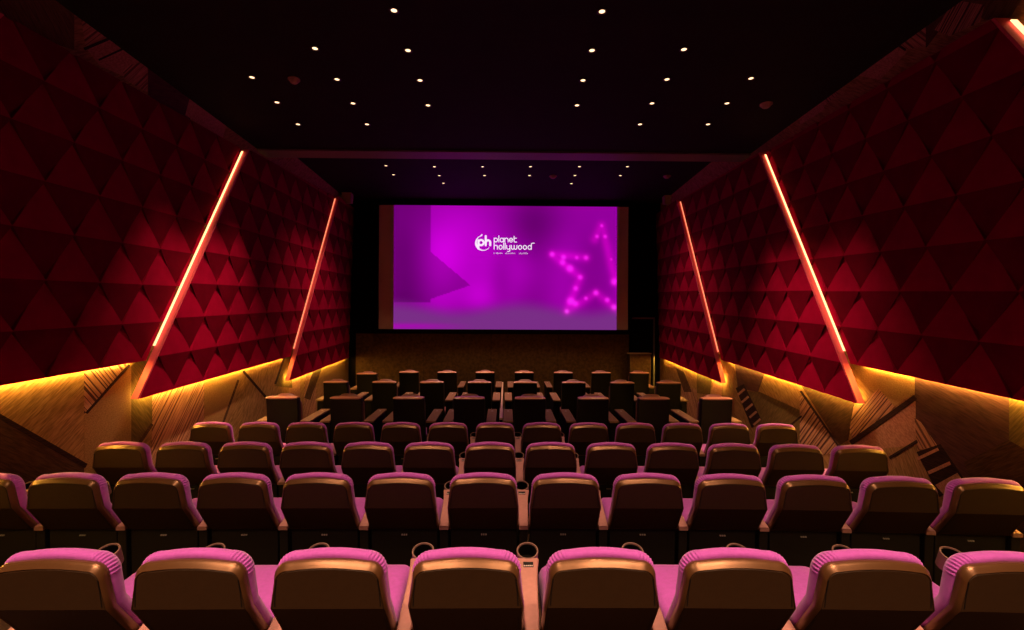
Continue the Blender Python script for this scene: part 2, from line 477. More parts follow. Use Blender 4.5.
def wall_panel(side, nb, nt_, fb, ft, label, prot0=0.165, prot1=0.055, led_from=0.1, led='edge_led', bar=(0.115, 0.112, 0.134)):
    """nb, nt_, fb, ft: near-bottom, near-top, far-bottom, far-top corners as (Y, Z)."""
    base_z = min(nb[1], fb[1])
    root = thing('acoustic_panel', (side * XW, nb[0], nb[1]), label, 'wall panel', 'red faceted wall panels')
    oy, oz = nb
    # the stand-off depends on the distance from the slanted near edge
    sl = (nt_[0] - nb[0]) / (nt_[1] - nb[1])
    run = fb[0] - nb[0]
    def off(y, z):
        t = (y - nb[0] - sl * (z - nb[1])) / run
        return prot0 + (prot1 - prot0) * max(0.0, min(1.0, t))
    P = lambda y, z, d: (-side * (off(y, z) + d), y - oy, z - oz)
    conv = [nb, fb, ft, nt_]
    b = 0.62
    e1 = Vector((fb[0] - nb[0], fb[1] - nb[1])).normalized() * b
    rh = 0.475
    r = Vector((sl * rh, rh))
    rows = int((max(nt_[1], ft[1]) - base_z) / rh) + 3
    cols = int(run / b) + 6
    mb = MB()
    B0, D1 = 0.006, 0.040
    for j in range(-1, rows):
        for i in range(-4, cols + 3):
            p00 = Vector(nb) + e1 * i + r * j
            p10, p01, p11 = p00 + e1, p00 + r, p00 + e1 + r
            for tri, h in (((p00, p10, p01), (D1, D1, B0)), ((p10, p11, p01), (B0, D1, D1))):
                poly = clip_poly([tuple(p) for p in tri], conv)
                if len(poly) < 3: continue
                ar = 0
                for k in range(len(poly)):
                    p, q = poly[k], poly[(k + 1) % len(poly)]
                    ar += p[0] * q[1] - q[0] * p[1]
                if abs(ar) < 0.004: continue
                a, b2, c2 = tri
                det = (b2[0] - a[0]) * (c2[1] - a[1]) - (c2[0] - a[0]) * (b2[1] - a[1])
                def ht(p):
                    l1 = ((p[0] - a[0]) * (c2[1] - a[1]) - (c2[0] - a[0]) * (p[1] - a[1])) / det
                    l2 = ((b2[0] - a[0]) * (p[1] - a[1]) - (p[0] - a[0]) * (b2[1] - a[1])) / det
                    return h[0] + l1 * (h[1] - h[0]) + l2 * (h[2] - h[0])
                top = [P(p[0], p[1], ht(p)) for p in poly]
                bot = [P(p[0], p[1], -0.004) for p in poly]
                n = len(poly)
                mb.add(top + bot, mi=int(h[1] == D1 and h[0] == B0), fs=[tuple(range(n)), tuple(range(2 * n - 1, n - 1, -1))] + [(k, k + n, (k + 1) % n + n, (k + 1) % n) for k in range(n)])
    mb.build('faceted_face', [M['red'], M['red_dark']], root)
    # backing board
    bk = MB()
    pts = [nb, fb, ft, nt_]
    front = [P(p[0], p[1], -0.002) for p in pts]
    back = [P(p[0], p[1], -0.022) for p in pts]
    bk.hexa(back + front)
    bk.build('backing_board', M['red_back'], root)
    # slanted near edge: red return behind the face, strip glow put into its coral colour
    ed = MB()
    th = 0.03
    up = Vector((nt_[0] - nb[0], nt_[1] - nb[1]))
    def Q(t, d, dy):
        y, z = nb[0] + up.x * t, nb[1] + up.y * t
        return (-side * d, y - oy + dy, z - oz)
    o0 = prot0 + 0.03; i0 = bar[0]
    ed.hexa([Q(0, i0, -th), Q(0, o0, -th), Q(0, o0, 0.0), Q(0, i0, 0.0), Q(1, i0, -th), Q(1, o0, -th), Q(1, o0, 0.0), Q(1, i0, 0.0)])
    tag(ed.build('edge_return', M['coral'], root), 'slanted red near edge of the panel, glow painted in as coral')
    # warm light strip in the corner along that edge
    ld = MB()
    d0, d1 = bar[1], bar[2]
    t0, t1 = led_from, 0.985
    ld.hexa([Q(t0, d0, -th - .030), Q(t0, d1, -th - .030), Q(t0, d1, -th - .016), Q(t0, d0, -th - .016),
             Q(t1, d0, -th - .030), Q(t1, d1, -th - .030), Q(t1, d1, -th - .016), Q(t1, d0, -th - .016)])
    tag(ld.build('edge_light_strip', M[led], root), 'glowing warm light strip along the slanted edge')
    # yellow light strip behind the bottom edge
    ul = MB()
    def U(t, d, dz):
        y, z = nb[0] + (fb[0] - nb[0]) * t, nb[1] + (fb[1] - nb[1]) * t
        return (-side * ((off(y, z) - 0.024) * 0.55 + d), y - oy, z - oz + dz)
    k0, k1 = -0.003, 0.003
    ul.hexa([U(.05, k0, -.006), U(.965, k0, -.006), U(.965, k1, -.006), U(.05, k1, -.006),
             U(.05, k0, .030), U(.965, k0, .030), U(.965, k1, .030), U(.05, k1, .030)])
    tag(ul.build('bottom_light_strip', M['under'], root), 'glowing yellow light strip under the panel')
    return root

XF = XW - 0.20       # face of a panel at its near edge
XE = XW - 0.07       # face of a panel at its far edge
def yz(px, py, x):
    q = on_x(px, py, x); return (q.y, q.z)
def ext(a, b_, y):
    t = (y - a[0]) / (b_[0] - a[0]); return (y, a[1] + (b_[1] - a[1]) * t)

for side in (-1, 1):
    if side < 0:
        P2 = [(140, 398.6), (250, 150), (288, 356.6), (337, 194)]
        P3 = [(290, 380.5), (339.5, 197), (347, 358), (351, 201)]
        p1a, p1b, p1t = (0, 385.4), (146.5, 360), (5, 15)
    else:
        P2 = [(856, 403.2), (758, 153), (720, 359.2), (678, 196)]
        P3 = [(721, 383), (676, 200), (666, 359.5), (661, 203)]
        p1a, p1b, p1t = (1024, 400.5), (848.5, 362.7), (990, 20)
    word = 'left' if side < 0 else 'right'
    nb2, nt2 = yz(*P2[0], side * XF), yz(*P2[1], side * XF)
    nb3, nt3 = yz(*P3[0], side * XF), yz(*P3[1], side * XF)
    # the far edge of each panel runs along the near edge of the next one
    fb2 = ext(nb2, yz(*P2[2], side * XE), nb3[0] + (yz(*P2[2], side * XE)[1] - nb3[1]) * (nt3[0] - nb3[0]) / (nt3[1] - nb3[1]) - 0.04)
    ft2 = (nt3[0] - 0.04, nt3[1])
    nt2z = nt2[1]
    wall_panel(side, nb2, nt2, fb2, ft2, f'middle one of the three red faceted panels on the {word} wall', led_from=0.16)
    # far panel, ends at the dark front corner
    yend = YW - 0.25
    fb3 = ext(nb3, yz(*P3[2], side * XE), yend)
    ft3 = (yend + 0.2, nt3[1] + 0.06)
    wall_panel(side, nb3, nt3, fb3, ft3, f'red faceted panel on the {word} wall nearest the screen', led_from=0.14, led='edge_led_dim')
    # near panel
    a1, b1 = yz(*p1a, side * (XW - .12)), yz(*p1b, side * XE)
    slope = (nt2[0] - nb2[0]) / (nt2[1] - nb2[1])
    fb1y = nb2[0] + (b1[1] - nb2[1]) * slope - 0.04
    fb1 = ext(a1, b1, fb1y)
    ft1 = (nt2[0] - 0.04, nt2[1])
    t1 = yz(*p1t, side * XF)
    nb1 = ext(a1, b1, t1[0] - slope * (t1[1] - a1[1] + .1))
    nt1 = (t1[0], t1[1])
    wall_panel(side, nb1, nt1, fb1, ft1, f'largest nearest red faceted panel on the {word} wall', led_from=0.16, bar=(0.05, 0.056, 0.105))

# ------------------------------------------------------------------ projection screen
scr = thing('projection_screen', (0, YS, 0), 'big screen showing a magenta picture with a white logo and a star', 'screen')
tl, br = on_y(379, 205, YS), on_y(628, 330, YS)
x0, x1, z0, z1 = tl.x, br.x, br.z, tl.z
f = MB()
g = 0.10
f.box(x0 - g, x1 + g, -0.06, 0.19, z1, z1 + g)
f.box(x0 - g, x1 + g, -0.06, 0.19, z0 - g, z0)
f.box(x0 - g, x0, -0.06, 0.19, z0, z1)
f.box(x1, x1 + g, -0.06, 0.19, z0, z1)
f.build('frame', M['black'], scr)
f = MB(); f.box(x0, x1, 0.0, 0.02, z0, z1)
f.build('screen_cloth', M['white_screen'], scr)

ix0, ix1 = on_y(394, 205, YS).x, on_y(617, 205, YS).x
def smooth(a, b_, x):
    t = max(0, min(1, (x - a) / (b_ - a))); return t * t * (3 - 2 * t)
STAR = [(823, 153, 5, .8), (807, 190, 6, .8), (835, 190, 6, .8), (856, 268, 4, .6), (654, 252, 8, 1.0), (693, 262, 8, .9), (738, 263, 6, .7), (770, 263, 8, .8),
        (690, 280, 9, .8), (715, 300, 11, 1), (750, 330, 8, .9), (735, 368, 8, .8), (718, 412, 12, 1), (735, 420, 10, .7), (705, 447, 7, 1), (770, 402, 6, .9),
        (804, 383, 9, 1), (843, 407, 8, .9), (866, 432, 9, .9), (866, 345, 11, .9)]
SEG = [(654, 252, 770, 263), (654, 252, 750, 330), (750, 330, 705, 447), (705, 447, 804, 383), (804, 383, 870, 435), (823, 153, 800, 200), (823, 153, 870, 345)]
def segd(px, py, s):
    ax, ay, bx, by = s; dx, dy = bx - ax, by - ay
    t = max(0, min(1, ((px - ax) * dx + (py - ay) * dy) / (dx * dx + dy * dy)))
    return math.hypot(px - ax - dx * t, py - ay - dy * t)
def picture(u, v):
    """colour of the shown picture, u to the right, v down, in traced units"""
    px, py = 117 + u * (875 - 117), 88 + v * (510 - 88)
    br_ = 0.60
    br_ += 0.24 * math.exp(-((px - 330) / 150) ** 2 - ((py - 250) / 170) ** 2)
    br_ += 0.14 * math.exp(-((px - 400) / 60) ** 2 - ((py - 400) / 60) ** 2)
    br_ -= 0.17 * math.exp(-((px - 590) / 90) ** 2 - ((py - 140) / 90) ** 2)
    br_ -= 0.10 * math.exp(-((px - 480) / 40) ** 2 - ((py - 330) / 120) ** 2)
    br_ += 0.05 * math.sin(px / 34.0) * smooth(120, 260, py)
    br_ += 0.08 * math.exp(-((px - 560) / 60) ** 2 - ((py - 310) / 80) ** 2)
    # darker wedge on the left
    wedge = 0.0
    if px < 240: wedge = 1 if py < 420 else 0
    elif px < 378:
        lo = 245 + (px - 240) * (358 - 245) / 135; hi = 408 - (px - 240) * (408 - 360) / 135
        wedge = 1 if lo < py < hi else 0
    br_ -= wedge * 0.17
    red, grn, blu = br_ * 1.0, 0.0, br_ * 1.06
    # greyer foot of the picture
    k = smooth(405, 470, py + 14 * math.sin(px / 70.0))
    red = red * (1 - k) + 0.50 * k; grn = 0.19 * k; blu = blu * (1 - k) + 0.55 * k
    k2 = math.exp(-((py - 500) / 10) ** 2) * smooth(420, 160, px) * 0.7
    red += 0.25 * k2; grn *= 1 - k2; blu += 0.22 * k2
    ds = min(segd(px, py, s) for s in SEG)
    gl = 0.20 * math.exp(-(ds / 16) ** 2)
    red += gl; blu += gl * 0.7
    for sx, sy, sr, si in STAR:
        q = math.exp(-((px - sx) ** 2 + (py - sy) ** 2) / (sr * sr)) * si
        red += 0.42 * q; grn += 0.17 * q; blu += 0.34 * q
    return [max(0, min(1, c)) for c in (red, grn, blu)]
NX, NZ = 210, 118
vs, fs, cols = [], [], []
for j in range(NZ + 1):
    for i in range(NX + 1):
        u, v = i / NX, j / NZ
        vs.append((ix0 + (ix1 - ix0) * u, -0.006, z1 + (z0 - z1) * v))
        q = picture(u, v)
        cols += list(srgb(q[0] * 255, q[1] * 255, q[2] * 255))
for j in range(NZ):
    for i in range(NX):
        a = j * (NX + 1) + i
        fs.append((a, a + NX + 1, a + NX + 2, a + 1))
me = bpy.data.meshes.new('picture'); me.from_pydata(vs, [], fs)
ca = me.color_attributes.new('Shown', 'FLOAT_COLOR', 'POINT')
ca.data.foreach_set('color', cols)
mp_ = bpy.data.materials.new('shown_picture'); mp_.use_nodes = True
nt = mp_.node_tree; nt.nodes.remove(nt.nodes['Principled BSDF'])
e = N(nt, 'ShaderNodeEmission'); at = N(nt, 'ShaderNodeVertexColor'); at.layer_name = 'Shown'
nt.links.new(at.outputs['Color'], e.inputs[0]); e.inputs[1].default_value = 0.9
nt.links.new(e.outputs[0], nt.nodes['Material Output'].inputs[0])
me.materials.append(mp_)
tag(link('picture', me, scr), 'magenta picture with a star of glowing dots')

# the white logo and lettering, built from strokes in traced picture units (px of the photo)
KX = (x1 - x0) / (628 - 379.0)
def lp(px, py, d):
    return (x0 + (px - 379) * KX, -d, z1 + (z0 - z1) * (py - 205) / 125.0)
def stroke(mb, pts, w, d=0.012):
    """flat ribbon of width w (px) through pts, round ended"""
    for (ax, ay), (bx, by) in zip(pts[:-1], pts[1:]):
        dx, dy = bx - ax, by - ay; l = math.hypot(dx, dy) or 1
        nx, ny = -dy / l * w / 2, dx / l * w / 2
        mb.add([lp(ax + nx, ay + ny, d), lp(bx + nx, by + ny, d), lp(bx - nx, by - ny, d), lp(ax - nx, ay - ny, d)], [(0, 1, 2, 3)])
    for (ax, ay) in pts:
        n = 10
        mb.add([lp(ax + w / 2 * math.cos(6.2832 * k / n), ay + w / 2 * math.sin(6.2832 * k / n), d + 0.0004) for k in range(n)], [tuple(range(n))])
def arc(cx, cy, rx, ry, a0, a1, n=14):
    return [(cx + rx * math.cos(math.radians(a0 + (a1 - a0) * k / n)), cy - ry * math.sin(math.radians(a0 + (a1 - a0) * k / n))) for k in range(n + 1)]
def glyph(ch, x, y, s):
    """strokes of a rounded single-storey letter; (x, y) is the left end of the baseline, s the x-height; returns strokes and advance"""
    w = s * 0.86; r = w / 2; m = y - s / 2; cx = x + r
    bowl = arc(cx, m, r, s / 2, 0, 360, 18)
    if ch == 'p': return [bowl, [(x, y - s), (x, y + s * .55)]], w
    if ch == 'l': return [[(x, y - s * 1.62), (x, y)]], 0
    if ch == 'a': return [bowl, [(x + w, y - s), (x + w, y)]], w
    if ch == 'n': return [[(x, y - s), (x, y)], arc(cx, y - s + r, r, r, 180, 0) + [(x + w, y)]], w
    if ch == 'h': return [[(x, y - s * 1.62), (x, y)], arc(cx, y - s + r, r, r, 180, 0) + [(x + w, y)]], w
    if ch == 'e': return [arc(cx, m, r, s / 2, 0, 315, 16), [(x, m), (x + w, m)]], w
    if ch == 't': return [[(x, y - s * 1.5), (x, y - r * .7)] + arc(x + r * .7, y - r * .7, r * .7, r * .7, 180, 270, 6) + [(x + w * .75, y)], [(x, y - s), (x + w * .7, y - s)]], w * .75
    if ch == 'o': return [bowl], w
    if ch == 'y': return [[(x, y - s), (x, y - r)] + arc(cx, y - r, r, r, 180, 360, 8), [(x + w, y - s), (x + w, y + s * .25)] + arc(cx, y + s * .25, r, r * .8, 0, -110, 8)], w
    if ch == 'w':
        q = s * .36
        return [[(x, y - s), (x, y - q)] + arc(x + q, y - q, q, q, 180, 360, 8) + [(x + 2 * q, y - s)], [(x + 2 * q, y - q)] + arc(x + 3 * q, y - q, q, q, 180, 360, 8) + [(x + 4 * q, y - s)]], 4 * q
    if ch == 'd': return [bowl, [(x + w, y), (x + w, y - s * 1.30)] + arc(x + w + s * .4, y - s * 1.30, s * .4, s * .32, 180, 90, 5) + [(x + w + s * .75, y - s * 1.62)]], w
    return [], w
def write(text, x, y, s, w, gap):
    for ch in text:
        mb = MB()
        st, adv = glyph(ch, x, y, s)
        for q in st: stroke(mb, q, w)
        mb.build('letter', M['white_logo'], scr)
        x += adv + gap
    return x
lg = MB()
# crescent ring: thin, open at the upper right, heavy at the lower left
for k in range(44):
    a0 = 100 + k * 5.0
    wdt = 0.5 + 1.5 * math.exp(-((a0 - 200) / 55.0) ** 2)
    stroke(lg, arc(482.9, 242.5, 7.4, 7.6, a0, a0 + 5.4, 1), wdt)
stroke(lg, [(480.2, 235.6), (481.4, 234.4)], 1.3)
# bold p and h sharing the ring
stroke(lg, arc(480.6, 242.3, 2.6, 2.7, 0, 360, 16), 1.9)
stroke(lg, [(477.9, 240.0), (477.9, 248.4)], 2.0)
stroke(lg, [(485.2, 235.6), (485.2, 245.0)], 2.0)
stroke(lg, arc(487.5, 242.1, 2.2, 2.2, 180, 0, 10) + [(489.7, 245.0)], 2.0)
lg.build('emblem', M['white_logo'], scr)
lt = MB()
write('planet', 493.6, 241.5, 3.9, 0.85, 1.28)
write('hollywood', 493.6, 248.8, 3.9, 0.85, 1.42)
# the strapline is too small to read: faint ticks
xx = 493.5
for k in range(30):
    h = random.choice((0.6, 1.0, 1.2))
    if k not in (1, 8, 9, 19, 20, 21):
        stroke(lt, [(xx, 253.4), (xx, 253.4 - h)], 0.38)
    xx += 1.15
lt.build('strapline', M['white_logo'], scr)

# ------------------------------------------------------------------ small things at the front
dr = MB()
q0, q1 = on_y(632, 319, YW - .02), on_y(653, 319, YW - .02)
dr.box(q0.x, q1.x, YW - .04, YW - .005, 0.0, q0.z)
door = struct(dr.build('door_1', M['black']))
df = MB()
df.box(q0.x - .01, q1.x + .04, YW - .07, YW - .005, q0.z, q0.z + .045)
df.box(q1.x, q1.x + .04, YW - .07, YW - .005, 0.0, q0.z)
df.build('door_frame', M['metal'], door)
q0, q1 = on_y(630, 353, 13.25), on_y(651, 353, 13.25)
bx = thing('equipment_box', ((q0.x + q1.x) / 2, 13.4, 0), 'waist-high brown box against the front wall right of the screen', 'box')
hw = (q1.x - q0.x) / 2
b = MB(); b.box(-hw, hw, -.14, .15, 0, q0.z - .03); b.build('body', M['frontwall'], bx, bevel=.008)
b = MB(); b.box(-hw - .015, hw + .015, -.16, .16, q0.z - .03, q0.z); b.build('top', M['tan'], bx, bevel=.006)

for side, (a, b_), w in ((-1, ((341, 188), (351, 203)), 'left'), (1, ((664.5, 189), (674, 204)), 'right')):
    Yk = 12.75
    p, q = on_y(*a, Yk), on_y(*b_, Yk)
    xc = (p.x + q.x) / 2; hw = abs(q.x - p.x) / 2
    sp = thing('wall_speaker', (xc, Yk, q.z), f'small tan box speaker high on the {w} wall beside the screen', 'speaker', 'tan speakers at the front corners')
    m_ = MB(); H = p.z - q.z
    m_.hexa([(-hw * .8, 0.05, 0), (hw * .8, 0.05, 0), (hw * .8, .25, .04), (-hw * .8, .25, .04), (-hw, 0, H), (hw, 0, H), (hw, .25, H), (-hw, .25, H)])
    m_.build('cabinet', M['tan'], sp, bevel=.012)
    m_ = MB()
    xa = side * (XW) - xc
    m_.box(min(0, xa), max(0, xa), .10, .14, H * .45, H * .55)
    m_.build('bracket', M['metal'], sp)
for (px, py, h, lab, r_) in ((294, 79, CH1, 'round smoke detector on the ceiling left of the downlights', .075), (766, 104, CH1, 'round smoke detector on the ceiling right of the downlights', .085),
                             (553, 176, CH2, 'grey detector on the front ceiling above the screen', .09), (667, 176, CH2, 'grey detector in the right corner of the front ceiling', .09)):
    p = on_z(px, py, h)
    d = thing('smoke_detector', (p.x, p.y, h), lab, 'smoke detector', 'ceiling detectors')
    m_ = MB(); m_.lathe([(0, -.012), (r_, -.012), (r_, 0), (0, 0)], 24); m_.build('base', M['tan'], d, smooth=True)
    m_ = MB(); m_.lathe([(0, -.055), (r_ * .45, -.055), (r_ * .6, -.045), (r_ * .8, -.025), (r_ * .85, -.012), (0, -.012)], 24); m_.build('sensor_dome', M['tan'], d, smooth=True)

# ------------------------------------------------------------------ ceiling downlights (fixture + its lamp)
m_ = MB(); m_.lathe([(.030, 0.0), (.052, 0.0), (.054, -.008), (.044, -.013), (.031, -.008), (.030, 0.0)], 20)
RING = m_.mesh('trim_ring', M['trim'], True)
m_ = MB(); m_.lathe([(0, -.004), (.018, -.007), (.030, -.004), (.030, 0), (0, 0)], 20)
LENS = m_.mesh('lens', M['lamp'], True)
def lamp_data(name, w, ang, blend):
    l = bpy.data.lights.new(name, 'SPOT')
    l.energy = w; l.color = WARM; l.spot_size = math.radians(ang); l.spot_blend = blend; l.shadow_soft_size = 0.05
    return l
NEARL, FARL, REARL = lamp_data('downlight_beam', SPOT_W, 66, 0.9), lamp_data('front_downlight_beam', FAR_W, 72, 0.9), lamp_data('rear_downlight_beam', REAR_W, 72, 0.9)
BACKL = lamp_data('rearmost_downlight_beam', BACK_W, 92, 0.9)
DL0 = []
WALLL = lamp_data('wall_downlight_beam', WALL_W, 46, 1.0)
def downlight(x, y, z, data, label, group, s=1.0, aim=0.0):
    o = thing('downlight', (x, y, z), label, 'ceiling light', group)
    o.scale = (s, s, s)
    link('trim_ring', RING, o); link('lens', LENS, o)
    l = bpy.data.objects.new('beam', data); COL.objects.link(l); l.parent = o; l.location = (0, 0, -0.03); l.rotation_euler = (0, math.radians(-aim), 0)
    return o
NEAR = [('outer left column', [(252, 77), (277, 102), (298, 124)]), ('left middle column', [(315, 48), (337, 79), (353, 103), (367, 124)]),
        ('inner left column', [(394, 10), (408, 50), (420, 80), (428, 105)]), ('inner right column', [(602, 11), (592, 50), (583, 80), (577, 105)]),
        ('right middle column', [(684, 49), (667, 79), (652, 103), (640, 124)]), ('outer right column', [(751, 78), (727, 103), (708, 124)])]
for cname, pts in NEAR:
    for k, p in enumerate(pts):
        q = on_z(p[0], p[1], CH1)
        downlight(q.x, q.y, CH1, WALLL if 'outer' in cname else NEARL, f'{ORD[k]} downlight from the camera in the {cname} of the lower ceiling', 'downlights of the lower ceiling', aim=(-11 if q.x < 0 else 11) if 'outer' in cname else 0)
# the same columns go on overhead and behind the camera
for x, nm, ys in ((-1.12, 'inner left column', (4.15, 3.45, 2.75, 2.05, 1.35, 0.5, -0.6)), (0.98, 'inner right column', (4.15, 3.45, 2.75, 2.05, 1.35, 0.5, -0.6)),
                  (-2.18, 'left middle column', (3.45, 2.4, 1.35, 0.2, -0.8)), (2.05, 'right middle column', (3.45, 2.4, 1.35, 0.2, -0.8)),
                  (-3.25, 'outer left column', (0.6,)), (3.16, 'outer right column', (0.6,))):
    for k, y in enumerate(ys):
        downlight(x, y, CH1, BACKL if y < 0.3 else REARL, f'{ORD[k]} downlight above the picture edge in the {nm}', 'downlights of the lower ceiling')
FARP = [('front row', [(378, 156.5), (429, 156.5)]),
        ('second row', [(386, 165.5), (434.4, 166.5), (482.6, 166.5), (530.6, 166.4), (579.5, 166.4), (627.5, 166.4)]),
        ('third row', [(393.5, 174.5), (439.3, 175.3), (484.5, 175.3), (529.5, 175.3), (575, 175.3), (620.4, 175.3)]),
        ('last row', [(443.4, 183), (571.4, 183.4)])]
for rn, pts in FARP:
    for k, p in enumerate(pts):
        q = on_z(p[0], p[1], CH2)
        downlight(q.x, q.y, CH2, FARL, f'{ORD[k]} small downlight from the left, {rn} of the higher front ceiling', 'downlights of the front ceiling', aim=(-16 if q.x < 0 else 16) if abs(q.x) > 2 else 0)

# ------------------------------------------------------------------ purple cinema seats
def outline(inset=0.0, top=0.932, bot=0.51, wb=0.264, wm=0.260, wt=0.240, r=0.070, n=9, itop=None):
    """right half of the back's outline, bottom centre side up to the top centre: list of (x, z)"""
    top -= inset if itop is None else itop; wb -= inset; wm -= inset; wt -= inset
    r = max(0.02, r - inset * 0.6)
    pts = [(wb, bot + inset)]
    for z in (0.575, 0.63, 0.69):
        pts.append((wb + (wm - wb) * (z - bot) / (0.730 - bot), z))
    pts.append((wm, 0.730))
    zc = top - r
    for z in (0.79, 0.83):
        pts.append((wm + (wt - wm) * (z - 0.730) / (zc - 0.730), z))
    for k in range(n + 1):
        a = math.pi / 2 * k / n
        # slightly squared corner
        cx, cz = math.cos(a) ** 0.9, math.sin(a) ** 0.9
        pts.append((wt - r + r * cx, zc + r * cz))
    xe = wt - r
    for k in range(1, 5):
        t = k / 5
        pts.append((xe * (1 - t), top + 0.012 * (1 - (1 - t) ** 2)))
    return pts

def yr(z):
    """rear surface of the back: leans forward below its crease"""
    return 0.18 * (0.730 - z) / 0.25 if z < 0.730 else -0.02 * (z - 0.730) / 0.24

def loop(pts, dy):
    right = [Vector((x, yr(z) + dy, z)) for x, z in pts]
    left = [Vector((-x, yr(z) + dy, z)) for x, z in reversed(pts)]
    return right + left

def cap(mb, ring, mi=0, flip=False):
    n = len(ring) // 2
    o = len(mb.v)
    mb.v += [tuple(p) for p in ring]
    for k in range(n - 1):
        fa = (o + k, o + k + 1, o + 2 * n - 2 - k, o + 2 * n - 1 - k)
        mb.f.append(fa if not flip else tuple(reversed(fa))); mb.mi.append(mi)

def weld(me):
    bm = bmesh.new(); bm.from_mesh(me)
    bmesh.ops.remove_doubles(bm, verts=bm.verts, dist=0.0006)
    bmesh.ops.recalc_face_normals(bm, faces=bm.faces)
    bm.to_mesh(me); bm.free()
    return me

def purple_seat_meshes():
    out = {}
    # rear panel: nearly the full width, creased
    def O(iside, itop): return outline(iside, itop=itop)
    mb = MB()
    rr = [loop(O(.016, .033), .0), loop(O(.014, .030), .003), loop(O(.014, .030), .014)]
    cap(mb, rr[0], flip=True); mb.rings(rr, cap0=False, cap1=False)
    out['rear_panel'] = weld(mb.mesh('rear_panel', M['shell'], False)); out['rear_panel'].shade_smooth(); out['rear_panel'].set_sharp_from_angle(angle=math.radians(20))
    # seam lines down both sides of the panel
    mb = MB()
    for s_ in (-1, 1):
        mb = MB()
        pts = [Vector((s_ * w, yr(z), z)) for w, z in ((.221, .865), (.229, .80), (.232, .742), (.236, .64), (.238, .535))]
        rings = []
        for p in pts:
            rings.append([p + Vector((-.0022, -.0012, 0)), p + Vector((.0022, -.0012, 0)), p + Vector((.0022, .003, 0)), p + Vector((-.0022, .003, 0))])
        mb.rings(rings)
        out['seam%d' % s_] = mb.mesh('seam', M['well'], False)
    # moulded shell: sloping lip along the top with its highlight painted bronze, thin rounded sides
    mb = MB()
    prof = [(.0140, .0295, .012), (.0125, .0280, .000), (.010, .0255, -.001), (.006, .019, .005), (.0025, .009, .014), (.0, .002, .022), (.0, .0, .028), (.0, .0, .045), (.006, .006, .052), (.022, .022, .056)]
    rr = [loop(O(i, it), d) for i, it, d in prof]
    mb.rings(rr, cap0=False, cap1=False)
    cap(mb, rr[-1])
    out['back_shell'] = weld(mb.mesh('back_shell', M['rim'], False)); out['back_shell'].shade_smooth(); out['back_shell'].set_sharp_from_angle(angle=math.radians(50))
    # puffy backrest cushion with small gathers at its corners
    mb = MB()
    kw = dict(top=0.957, bot=0.49, wb=0.256, wm=0.256, wt=0.244, r=0.098, n=36)
    prof = [(0.050, 0.050), (0.020, 0.042), (0.007, 0.046), (0.001, 0.057), (-0.002, 0.075), (0.002, 0.098), (0.012, 0.120), (0.032, 0.142), (0.064, 0.156), (0.10, 0.162)]
    rr = []
    for i, d in prof:
        pts = outline(i, **kw)
        am = 0.0050 * math.exp(-((d - 0.066) / 0.030) ** 2)
        q = []
        for k, (x, z) in enumerate(pts):
            s_ = am * (0, 1, 0, -1)[k % 4] if 9 <= k <= 40 else 0
            q.append((x + s_ * 0.7, z + s_ * 0.7))
        rr.append(loop(q, d))
    mb.rings(rr, cap0=False, cap1=False)
    cap(mb, rr[-1]); cap(mb, rr[0], flip=True)
    out['backrest_cushion'] = weld(mb.mesh('backrest_cushion', M['purple'], False)); out['backrest_cushion'].shade_smooth()
    # seat cushion: rounded block
    mb = MB()
    def rect(x, y0, y1, z, r=0.05, n=6):
        pts = []
        for cx, cy, a0 in ((x - r, y1 - r, 0), (-x + r, y1 - r, 90), (-x + r, y0 + r, 180), (x - r, y0 + r, 270)):
            for k in range(n + 1):
                a = math.radians(a0 + 90 * k / n)
                pts.append(Vector((cx + r * math.cos(a), cy + r * math.sin(a), z)))
        return pts
    def tilt(ring):
        return [Vector((p.x, p.y, p.z + 0.05 * (p.y - 0.3))) for p in ring]
    mb.rings([tilt(rect(*a)) for a in ((.20, .22, .80, .315), (.225, .20, .84, .325), (.234, .20, .865, .36), (.234, .20, .87, .43), (.222, .205, .86, .465), (.202, .22, .84, .490), (.17, .25, .80, .502), (.12, .29, .75, .506))])
    out['seat_cushion'] = mb.mesh('seat_cushion', M['purple'], True)
    # plinth: rear base panel with side cheeks
    mb = MB()
    mb.hexa([(-.245, .185, 0), (.245, .185, 0), (.245, .76, 0), (-.245, .76, 0), (-.25, .172, .52), (.25, .172, .52), (.25, .22, .52), (-.25, .22, .52)])
    mb.box(-.22, .22, .20, .74, .0, .315)
    out['base_panel'] = mb.mesh('base_panel', M['base'], False, bevel=.006)
    mb = MB()
    for k in (-1, 0, 1):
        mb.box(k * .016 - .0045, k * .016 + .0045, .162, .178, .464, .473)
    out['badge'] = mb.mesh('badge', M['dot'], False)
    return out

SM = purple_seat_meshes()
def make_purple(loc, label):
    t = thing('cinema_seat', loc, label, 'cinema seat', 'purple cinema seats')
    link('backrest_cushion', SM['backrest_cushion'], t)
    sh = link('back_shell', SM['back_shell'], t)
    link('rear_panel', SM['rear_panel'], sh); link('seam', SM['seam-1'], sh); link('seam', SM['seam1'], sh)
    link('seat_cushion', SM['seat_cushion'], t)
    bp = link('base_panel', SM['base_panel'], t)
    link('badge', SM['badge'], bp)
    return t

